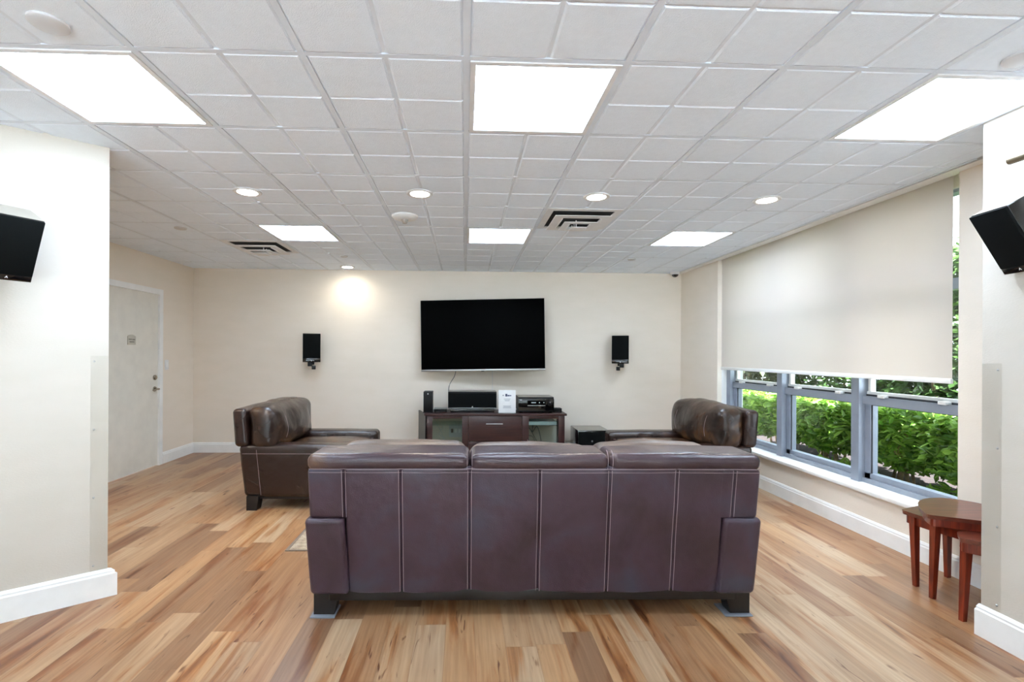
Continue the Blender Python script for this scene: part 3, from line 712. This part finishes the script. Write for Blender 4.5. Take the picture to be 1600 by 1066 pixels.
# ------------------------------------------------------------------ sofa (local frame: back at y=0, seat towards +y)
LEAN = .12
def leg_mesh(x0, x1, y0, y1, z0, z1, sx, sy):
    """tapered block leg, outer corner (sx,sy) upright"""
    tx = .022; ty = .015
    a0, a1 = (x0, x1-tx) if sx < 0 else (x0+tx, x1)
    b0, b1 = (y0, y1-ty) if sy < 0 else (y0+ty, y1)
    return MB().add([(a0, b0, z0), (a1, b0, z0), (a1, b1, z0), (a0, b1, z0), (x0, y0, z1), (x1, y0, z1), (x1, y1, z1), (x0, y1, z1)],
                    [(3, 2, 1, 0), (4, 5, 6, 7), (0, 1, 5, 4), (1, 2, 6, 5), (2, 3, 7, 6), (3, 0, 4, 7)])
def sofa():
    t = thing('sofa', 'long plum brown leather three seat sofa seen from behind', 'sofa', (.352, 2.452, 0), math.radians(-1.2))
    HW = 1.118
    seams = [-.94, -.663, -.325, .02, .367, .70, .985]  # worked out along the back
    seams = [s-.0 for s in seams]
    def lean(q): return Vector((q.x, q.y-(q.z-.1)*LEAN, q.z))
    fx = sorted(sum([[s-.03, s-.012, s-.006, s-.0025, s, s+.0025, s+.006, s+.012, s+.03] for s in seams], []))
    def backfn(q):
        g = 0; lo = max([s for s in [-HW]+seams if s <= q.x], default=-HW); hi = min([s for s in seams+[HW] if s > q.x], default=HW)
        u = (q.x-lo)/max(hi-lo, 1e-3); g = .006*(4*u*(1-u))**.6
        for s in seams: g -= .005*math.exp(-((q.x-s)/.005)**2)
        w_ = .006*noise.noise(Vector((q.x*3.1, q.z*3.5, 1.7)))+.003*noise.noise(Vector((q.x*9, q.z*6, 4)))
        if q.y < .05: q = Vector((q.x, q.y-g-w_, q.z))
        return lean(q)
    m = MB()
    m.soft(HW-.177, .10, .33, .02, (0, .10, .44), nseg=(40, 2, 16), fn=backfn, xs=[x for x in fx if abs(x) < .93])
    m.soft(HW, .10, .128, .022, (0, .10, .632), nseg=(44, 2, 8), fn=backfn, xs=fx)
    bk = m.build('backrest', 'leather_back', t)
    # rolled top: three bolsters meeting at the two tall seams
    for k, (a, b) in enumerate(((-HW-.002, -.3275), (-.3325+.01, .3625), (.3675, HW+.002))):
        def topfn(q, k=k):
            return lean(Vector((q.x, q.y, q.z+.006*noise.noise(Vector((q.x*2.2+k, 3.3, 1))))))
        MB().soft((b-a)/2, .135, .044, .038, ((a+b)/2, .13, .789), puff=(.002, .006, .004), nseg=(30, 8, 4), fn=topfn, wr=.002, ws=9).build('top_bolster', 'leather_top', t)
    # stitching
    def rear(x, z, off=.0025):
        q = backfn(Vector((x, .0, z))); return Vector((q.x, q.y-off, z))
    st = MB()
    for s in seams:
        zb = .115 if abs(s) < .93 else .505
        for o in (-.009, .009): st.tube([rear(s+o, z, .0012) for z in np.linspace(zb+.01, .752, 14)], .0013, 5)
    for zz, r in ((.760, .0016), (.742, .0011)):
        st.tube([rear(x, zz if zz < .75 else zz, .002 if zz < .75 else .004) for x in np.linspace(-HW+.012, HW-.012, 120)], r, 5)
    for s in (-.325, .365):
        for o in (-.012, .012): st.tube([lean(Vector((s+o, .0-.008+.045*(1-math.cos(a)), .79+.058*math.sin(a)))) for a in np.linspace(-.7, 1.57, 10)], .0011, 5)
    st.build('stitching', 'stitch', bk)
    # arms
    for sx in (-1, 1):
        def armfn(q, sx=sx): return Vector((q.x-sx*(.5-q.z)*.05*(1 if q.z < .5 else 0), q.y-(.085*(q.z-.1)*max(0, 1-q.y/.5)), q.z))
        MB().soft(.098, .492, .198, .026, (sx*(HW-.078), .465, .312), puff=(.004, .0, .008), nseg=(6, 16, 10), fn=armfn, wr=.0015, ws=7, seed=sx).build('arm', 'leather_back', t)
    # base, seat and cushions
    MB().soft(HW-.19, .38, .11, .02, (0, .54, .24), nseg=(10, 6, 3)).build('seat_base', 'leather_brown', t)
    MB().bbox(-HW+.09, HW-.09, -.004, .90, .078, .135, .004).build('base_rail', 'black_wood', t)
    for k in range(3):
        x = (k-1)*.618
        MB().soft(.306, .33, .075, .045, (x, .60, .415), puff=(.0, .01, .02), nseg=(12, 12, 4), wr=.004, ws=7, seed=k).build('seat_cushion', 'leather_cush', t)
    for k, (a, b, zt) in enumerate(((-1.05, -.345, .816), (-.335, .353, .804), (.362, 1.02, .816))):
        hx = (b-a)/2
        def cf(q, zt=zt, k=k):
            u = (q.x-(a+b)/2)/hx
            return Vector((q.x, q.y-(q.z-.5)*.10, q.z+.008*noise.noise(Vector((q.x*4+k*3, 0, .5)))))
        MB().soft(hx, .10, .205, .07, ((a+b)/2, .335, zt-.205), puff=(.0, .05, .018), nseg=(18, 4, 10), fn=cf, wr=.006, ws=6, seed=k+3).build('back_cushion', 'leather_cush', t)
        c0 = (a+b)/2+(.06 if k == 0 else 0)
        MB().tube([(c0+.0, .26, zt-.005), (c0, .33, zt+.0165), (c0+.001, .40, zt+.014)], .0012, 5).build('stitching', 'stitch', t)
    zf = .008
    for sx in (-1, 1):
        for sy, y0 in ((-1, .0), (1, .84)):
            x0, x1 = (-HW+.012, -HW+.135) if sx < 0 else (HW-.135, HW-.012)
            z0 = .008
            lg = leg_mesh(x0, x1, y0, y0+.09, z0+(0 if sy < 0 else .004), .112, sx, sy).build('leg', 'black_wood', t)
            if sy < 0:
                mm = Matrix.Translation((0, 0, 0))
                MB().bbox(x0-.012, x1-.012 if sx < 0 else x1+.006, y0-.025, y0+.10, 0, .008, .003).build('furniture_slider', 'slider', lg)
    return t
sofa()

# ------------------------------------------------------------------ armchairs (local frame as the sofa)
def armchair(label, loc, rz, near):
    """near = +1/-1 : the local x side that faces the camera"""
    t = thing('armchair', label, 'armchair', loc, rz, group='brown leather armchairs facing each other')
    HW = .48
    def lean(q): return Vector((q.x, q.y-(q.z-.1)*.075, q.z))
    # back shell
    MB().soft(HW-.17, .07, .25, .02, (0, .08, .36), nseg=(8, 2, 6), fn=lean).build('lower_back', 'leather_brown', t)
    MB().soft(HW, .058, .158, .034, (0, .065, .690), puff=(.006, .008, .012), nseg=(12, 3, 8), fn=lean, wr=.002).build('backrest', 'leather_brown', t)
    # big loose back cushion
    def cf(q):
        u = (q.x)/HW
        return Vector((q.x, q.y-(q.z-.5)*.10+.02*noise.noise(Vector((q.x*4, q.z*4, 3))), q.z-.012*u*u*(1 if q.z > .7 else 0)))
    bc = MB().soft(HW-.004, .105, .180, .062, (0, .215, .690), puff=(.006, .045, .030), nseg=(18, 5, 12), fn=cf, wr=.009, ws=8, seed=2).build('back_cushion', 'leather_worn', t)
    st = MB()
    for sx in (-1, 1):
        pts = []
        for a in np.linspace(-1.35, 1.9, 22):
            q = cf(Vector((sx*(HW-.20), .215+.135*math.cos(a)*1.0, .69+.200*math.sin(a)))); pts.append(q+Vector((0, .006, .004)))
        st.tube(pts, .0013, 5)
    st.build('stitching', 'stitch', bc)
    for sx in (-1, 1):
        def armfn(q, sx=sx):
            k = (.53-q.z); return Vector((q.x-sx*k*.05, q.y+(k*.10*(1-q.y) if q.y < .6 else 0), q.z))
        ar = MB().soft(.095, .50, .220, .040, (sx*(HW-.095), .505, .326), puff=(.006, .004, .006), nseg=(6, 18, 10), fn=armfn, wr=.0025, ws=7, seed=sx+5).build('arm', 'leather_brown', t)
        st = MB(); o = sx*(HW+.004)
        pts = [armfn(Vector((o, y, .478))) for y in np.linspace(.04, .97, 14)]; st.tube(pts, .0012, 5)
        pts = [armfn(Vector((o, .16, z))) for z in np.linspace(.13, .51, 9)]; st.tube(pts, .0012, 5)
        i = sx*(HW-.194); pts = [armfn(Vector((i, y, .478))) for y in np.linspace(.3, .97, 10)]; st.tube(pts, .0012, 5)
        st.build('stitching', 'stitch', ar)
    MB().soft(HW-.19, .41, .11, .02, (0, .54, .24), nseg=(8, 6, 3)).build('seat_base', 'leather_brown', t)
    MB().soft(HW-.195, .36, .08, .05, (0, .62, .415), puff=(0, .01, .03), nseg=(12, 12, 4), wr=.006, ws=7, seed=9).build('seat_cushion', 'leather_worn', t)
    MB().bbox(-HW+.05, HW-.05, .10, .94, .085, .13, .004).build('base_rail', 'black_wood', t)
    for sx in (-1, 1):
        for sy, y0 in ((-1, .075), (1, .87)):
            x0, x1 = (-HW+.012, -HW+.12) if sx < 0 else (HW-.12, HW-.012)
            leg_mesh(x0, x1, y0, y0+.10, .0 if sy < 0 else .009, .12, sx, sy).build('leg', 'black_wood', t)
    return t
armchair('brown leather armchair on the left, its back towards the door', (-1.885, 4.61, 0), -PI/2-math.radians(1.5), 1)
armchair('brown leather armchair on the right, its back towards the window', (2.455, 4.52, 0), PI/2+math.radians(1.0), -1)

# ------------------------------------------------------------------ rug
t = thing('area_rug', 'pale woven area rug under the seating, one corner showing', 'rug', (0, 0, 0))
MB().bbox(-1.17, 1.75, 3.30, 5.45, 0.0005, .007, .002).build('field', 'rug', t)
m = MB(); m.bbox(-1.192, -1.17, 3.283, 5.467, .0005, .0075, .002); m.bbox(1.75, 1.772, 3.283, 5.467, .0005, .0075, .002); m.bbox(-1.17, 1.75, 3.283, 3.30, .0005, .0075, .002); m.bbox(-1.17, 1.75, 5.45, 5.467, .0005, .0075, .002)
m.build('border', 'rug_edge', t)

# ------------------------------------------------------------------ nest of three small tables
def rounded(poly, r=.015):
    out = []
    n = len(poly)
    for i in range(n):
        p = Vector(poly[i]); a = (Vector(poly[i-1])-p); b = (Vector(poly[(i+1) % n])-p)
        ra = min(r, a.length*.4); rb = min(r, b.length*.4)
        A = p+a.normalized()*ra; B = p+b.normalized()*rb
        for u in (0, .33, .67, 1): out.append(tuple((1-u)**2*A+2*u*(1-u)*p+u*u*B))
    return out
def table(label, poly, zt, legs, grp='nest of three cherry wood side tables', inset=.03, apr=.07):
    cx_ = sum(p[0] for p in poly)/len(poly); cy_ = sum(p[1] for p in poly)/len(poly)
    t = thing('side_table', label, 'side table', (cx_, cy_, 0), group=grp)
    P = [(x-cx_, y-cy_) for x, y in poly]
    bm = bmesh.new(); R = rounded(P, .02)
    area = sum(R[i][0]*R[(i+1) % len(R)][1]-R[(i+1) % len(R)][0]*R[i][1] for i in range(len(R)))
    if area < 0: R = R[::-1]
    vs = [bm.verts.new((x, y, zt)) for x, y in R]; fa = bm.faces.new(vs)
    ex = bmesh.ops.extrude_face_region(bm, geom=[fa]); 
    for v in [g for g in ex['geom'] if isinstance(g, bmesh.types.BMVert)]: v.co.z = zt-.022; v.co.x *= .985; v.co.y *= .985
    bmesh.ops.recalc_face_normals(bm, faces=bm.faces[:])
    bm.verts.index_update(); mb = MB(); mb.add([v.co.copy() for v in bm.verts], [[v.index for v in f.verts] for f in bm.faces]); bm.free()
    mb.build('tabletop', 'cherry_top', t)
    # apron: inset ring
    ins = [(x*(1-inset*3.2), y*(1-inset*3.2)) for x, y in R]; ins2 = [(x*.86, y*.86) for x, y in ins]; n = len(ins)
    vs = [(x, y, zt-.022) for x, y in ins]+[(x, y, zt-apr) for x, y in ins]+[(x, y, zt-apr) for x, y in ins2]+[(x, y, zt-.022) for x, y in ins2]
    fs = [(q*n+k, q*n+(k+1) % n, ((q+1) % 4)*n+(k+1) % n, ((q+1) % 4)*n+k) for q in range(4) for k in range(n)]
    MB().add(vs, fs).build('apron', 'cherry', t)
    for (fx_, fy_, tx_, ty_) in legs:   # foot xy, top xy
        fx_ -= cx_; fy_ -= cy_; tx_ -= cx_; ty_ -= cy_; a, b = .011, .0175
        MB().add([(fx_-a, fy_-a, 0), (fx_+a, fy_-a, 0), (fx_+a, fy_+a, 0), (fx_-a, fy_+a, 0), (tx_-b, ty_-b, zt-.022), (tx_+b, ty_-b, zt-.022), (tx_+b, ty_+b, zt-.022), (tx_-b, ty_+b, zt-.022)],
                 [(3, 2, 1, 0), (4, 5, 6, 7), (0, 1, 5, 4), (1, 2, 6, 5), (2, 3, 7, 6), (3, 0, 4, 7)]).build('leg', 'cherry', t)
    return t
arc = []
A0 = Vector((2.448, 2.480)); B0 = Vector((2.90, 2.245)); c0 = (A0+B0)/2; ux = (A0-B0)/2; uy = Vector((.186, .40))
for k in range(17):
    a = PI*k/16; arc.append(tuple(c0+ux*math.cos(a)+uy*math.sin(a)))
table('tallest cherry side table of the nest, half round top', arc, .485, [(2.560, 2.562, 2.525, 2.512), (2.885, 2.285, 2.872, 2.29), (2.918, 2.60, 2.898, 2.58)], apr=.064)
arc = [(2.63, 2.44), (2.86, 2.44), (2.875, 2.64), (2.925, 2.68), (2.925, 2.86)]+[(2.93-.36*math.cos(a)*1.0-.0, 2.86-.42*math.sin(a)+0) for a in np.linspace(.22, 1.25, 6)][0:0]+[(2.75, 2.845), (2.575, 2.775), (2.59, 2.62)]
table('low cherry side table tucked under the tall one, on the window side', arc, .417, [(2.600, 2.702, 2.605, 2.72), (2.895, 2.805, 2.885, 2.80), (2.83, 2.48, 2.82, 2.48)])
table('low cherry side table sticking out towards the camera from the nest', [(2.472, 2.335), (2.56, 2.235), (2.835, 2.235), (2.835, 2.42), (2.55, 2.425)], .417, [(2.495, 2.340, 2.520, 2.345), (2.79, 2.26, 2.79, 2.27), (2.79, 2.39, 2.79, 2.38)], inset=.02)

# ------------------------------------------------------------------ outside
struct(MB().box(3.2, 16, -3, 22, -.12, -.02).build('ground', 'mulch'))
struct(MB().box(3.38, 3.53, 6.05, 6.2, -.02, 3.2).build('wall_outside_pier', 'ext_white'))
def leaves(n, ext, lo, hi, size, shape='box', seed=0):
    """n small folded leaves filling a rounded mass"""
    r = np.random.default_rng(seed); V = np.zeros((n, 6, 3)); 
    u = r.uniform(-1, 1, (n, 3))
    # push towards the outer shell
    k = np.max(np.abs(u), axis=1, keepdims=True); u = u/k*(k**.35)
    u = u*(1-.12*r.random((n, 1)))
    q = (np.abs(u)**4).sum(1, keepdims=True)**.25; u = u/np.maximum(q, 1)
    c = u*np.array([ext[0], ext[1], (hi-lo)/2])+np.array([0, 0, (hi+lo)/2])
    c += .06*np.sin(c[:, [1, 2, 0]]*9+seed)+r.normal(0, .02, (n, 3))
    s = size*r.uniform(.6, 1.25, (n, 1))
    ax = r.normal(0, 1, (n, 3)); ax[:, 2] = ax[:, 2]*.5-.1; ax /= np.linalg.norm(ax, axis=1, keepdims=True)
    nm = r.normal(0, .55, (n, 3))+np.array([0, 0, 1.0]); sd = np.cross(ax, nm); sd /= np.linalg.norm(sd, axis=1, keepdims=True); up = np.cross(sd, ax)
    V[:, 0] = c-ax*s; V[:, 1] = c-ax*s*.2+sd*s*.42+up*s*.10; V[:, 2] = c+ax*s*.5+sd*s*.30+up*s*.08
    V[:, 3] = c+ax*s-up*s*.1; V[:, 4] = c+ax*s*.5-sd*s*.30+up*s*.08; V[:, 5] = c-ax*s*.2-sd*s*.42+up*s*.10
    V[..., 2] = np.maximum(V[..., 2], .0)
    vs = V.reshape(-1, 3); fs = []
    for i in range(n):
        b = i*6; fs += [(b, b+1, b+2, b+3), (b, b+3, b+4, b+5)]
    me = bpy.data.meshes.new('leaves'); me.from_pydata(vs.tolist(), [], fs); return me
def shrub(name, label, cat, loc, ext, lo, hi, n, size, mt, grp, seed, stems=5, srad=.016):
    t = thing(name, label, cat, loc, group=grp)
    me = leaves(n, ext, lo, hi, size, seed=seed); me.materials.append(M[mt]); o = bpy.data.objects.new('foliage', me); C.objects.link(o); o.parent = t
    rr = random.Random(seed)
    for k in range(stems):
        x0, y0 = rr.uniform(-.12, .12)*ext[0], rr.uniform(-.5, .5)*ext[1]; x1, y1 = x0+rr.uniform(-.8, .8)*ext[0], y0+rr.uniform(-.45, .45)*ext[1]
        pts = smooth([(x0, y0, 0), (x0+(x1-x0)*.25+rr.uniform(-.05, .05), y0+(y1-y0)*.2, lo*.8+.08), (x0+(x1-x0)*.6, y0+(y1-y0)*.7+rr.uniform(-.06, .06), (lo+hi)*.5), (x1, y1, hi*.86)])
        MB().tube(pts, srad, 7, .006).build('stem', 'bark', t)
    return t
HL = ['nearest leafy shrub of the bright hedge, by the right end of the window', 'bright hedge shrub next after the nearest one', 'bright hedge shrub outside the middle pane',
      'bright hedge shrub just before the far pane', 'bright hedge shrub outside the far pane', 'farthest bright hedge shrub, seen past the outside pier']
for k, (x, y) in enumerate(((4.15, 3.35), (4.28, 4.45), (4.35, 5.55), (4.45, 6.7))):
    shrub('hedge_shrub', HL[k], 'shrub', (x, y, -.02), (.50, .555), .33, .82+.02*(k % 2), 5200, .052, 'leaf', 'low bright green hedge outside the window', 11+k, 6)
TL = ['tall dark shrub behind the nearest part of the low hedge', 'tall dark shrub second behind the low hedge', 'tall dark shrub behind the middle of the low hedge',
      'tall dull green shrub behind the far half of the hedge', 'tall dull green shrub outside the far pane', 'farthest tall dull shrub']
for k, (x, y, mt) in enumerate(((5.9, 3.8, 'leaf_dark'), (6.0, 5.6, 'leaf_dark'), (6.3, 7.3, 'leaf_dark'), (5.15, 8.9, 'leaf_dull'), (5.9, 11.6, 'leaf_dull'), (7.2, 2.2, 'leaf_dark'))):
    shrub('tall_shrub', TL[k] if k < 5 else 'tall dark shrub at the near end, behind the blind edge', 'shrub', (x, y, -.02), (.75, 1.06), .15, 2.7, 7500, .085, mt, 'tall shrubs behind the low hedge', 41+k, 7, .03)
for k, (y, x) in enumerate(((3.7, 3.85), (4.9, 3.9))):
    shrub('ground_fern', 'small leafy plant at the foot of the hedge, '+('outside the near pane' if k == 0 else 'nearer the middle pane'), 'plant', (x, y, -.02), (.16, .2), .02, .22, 420, .045, 'leaf', 'small plants below the hedge', 71+k, 2, .006)
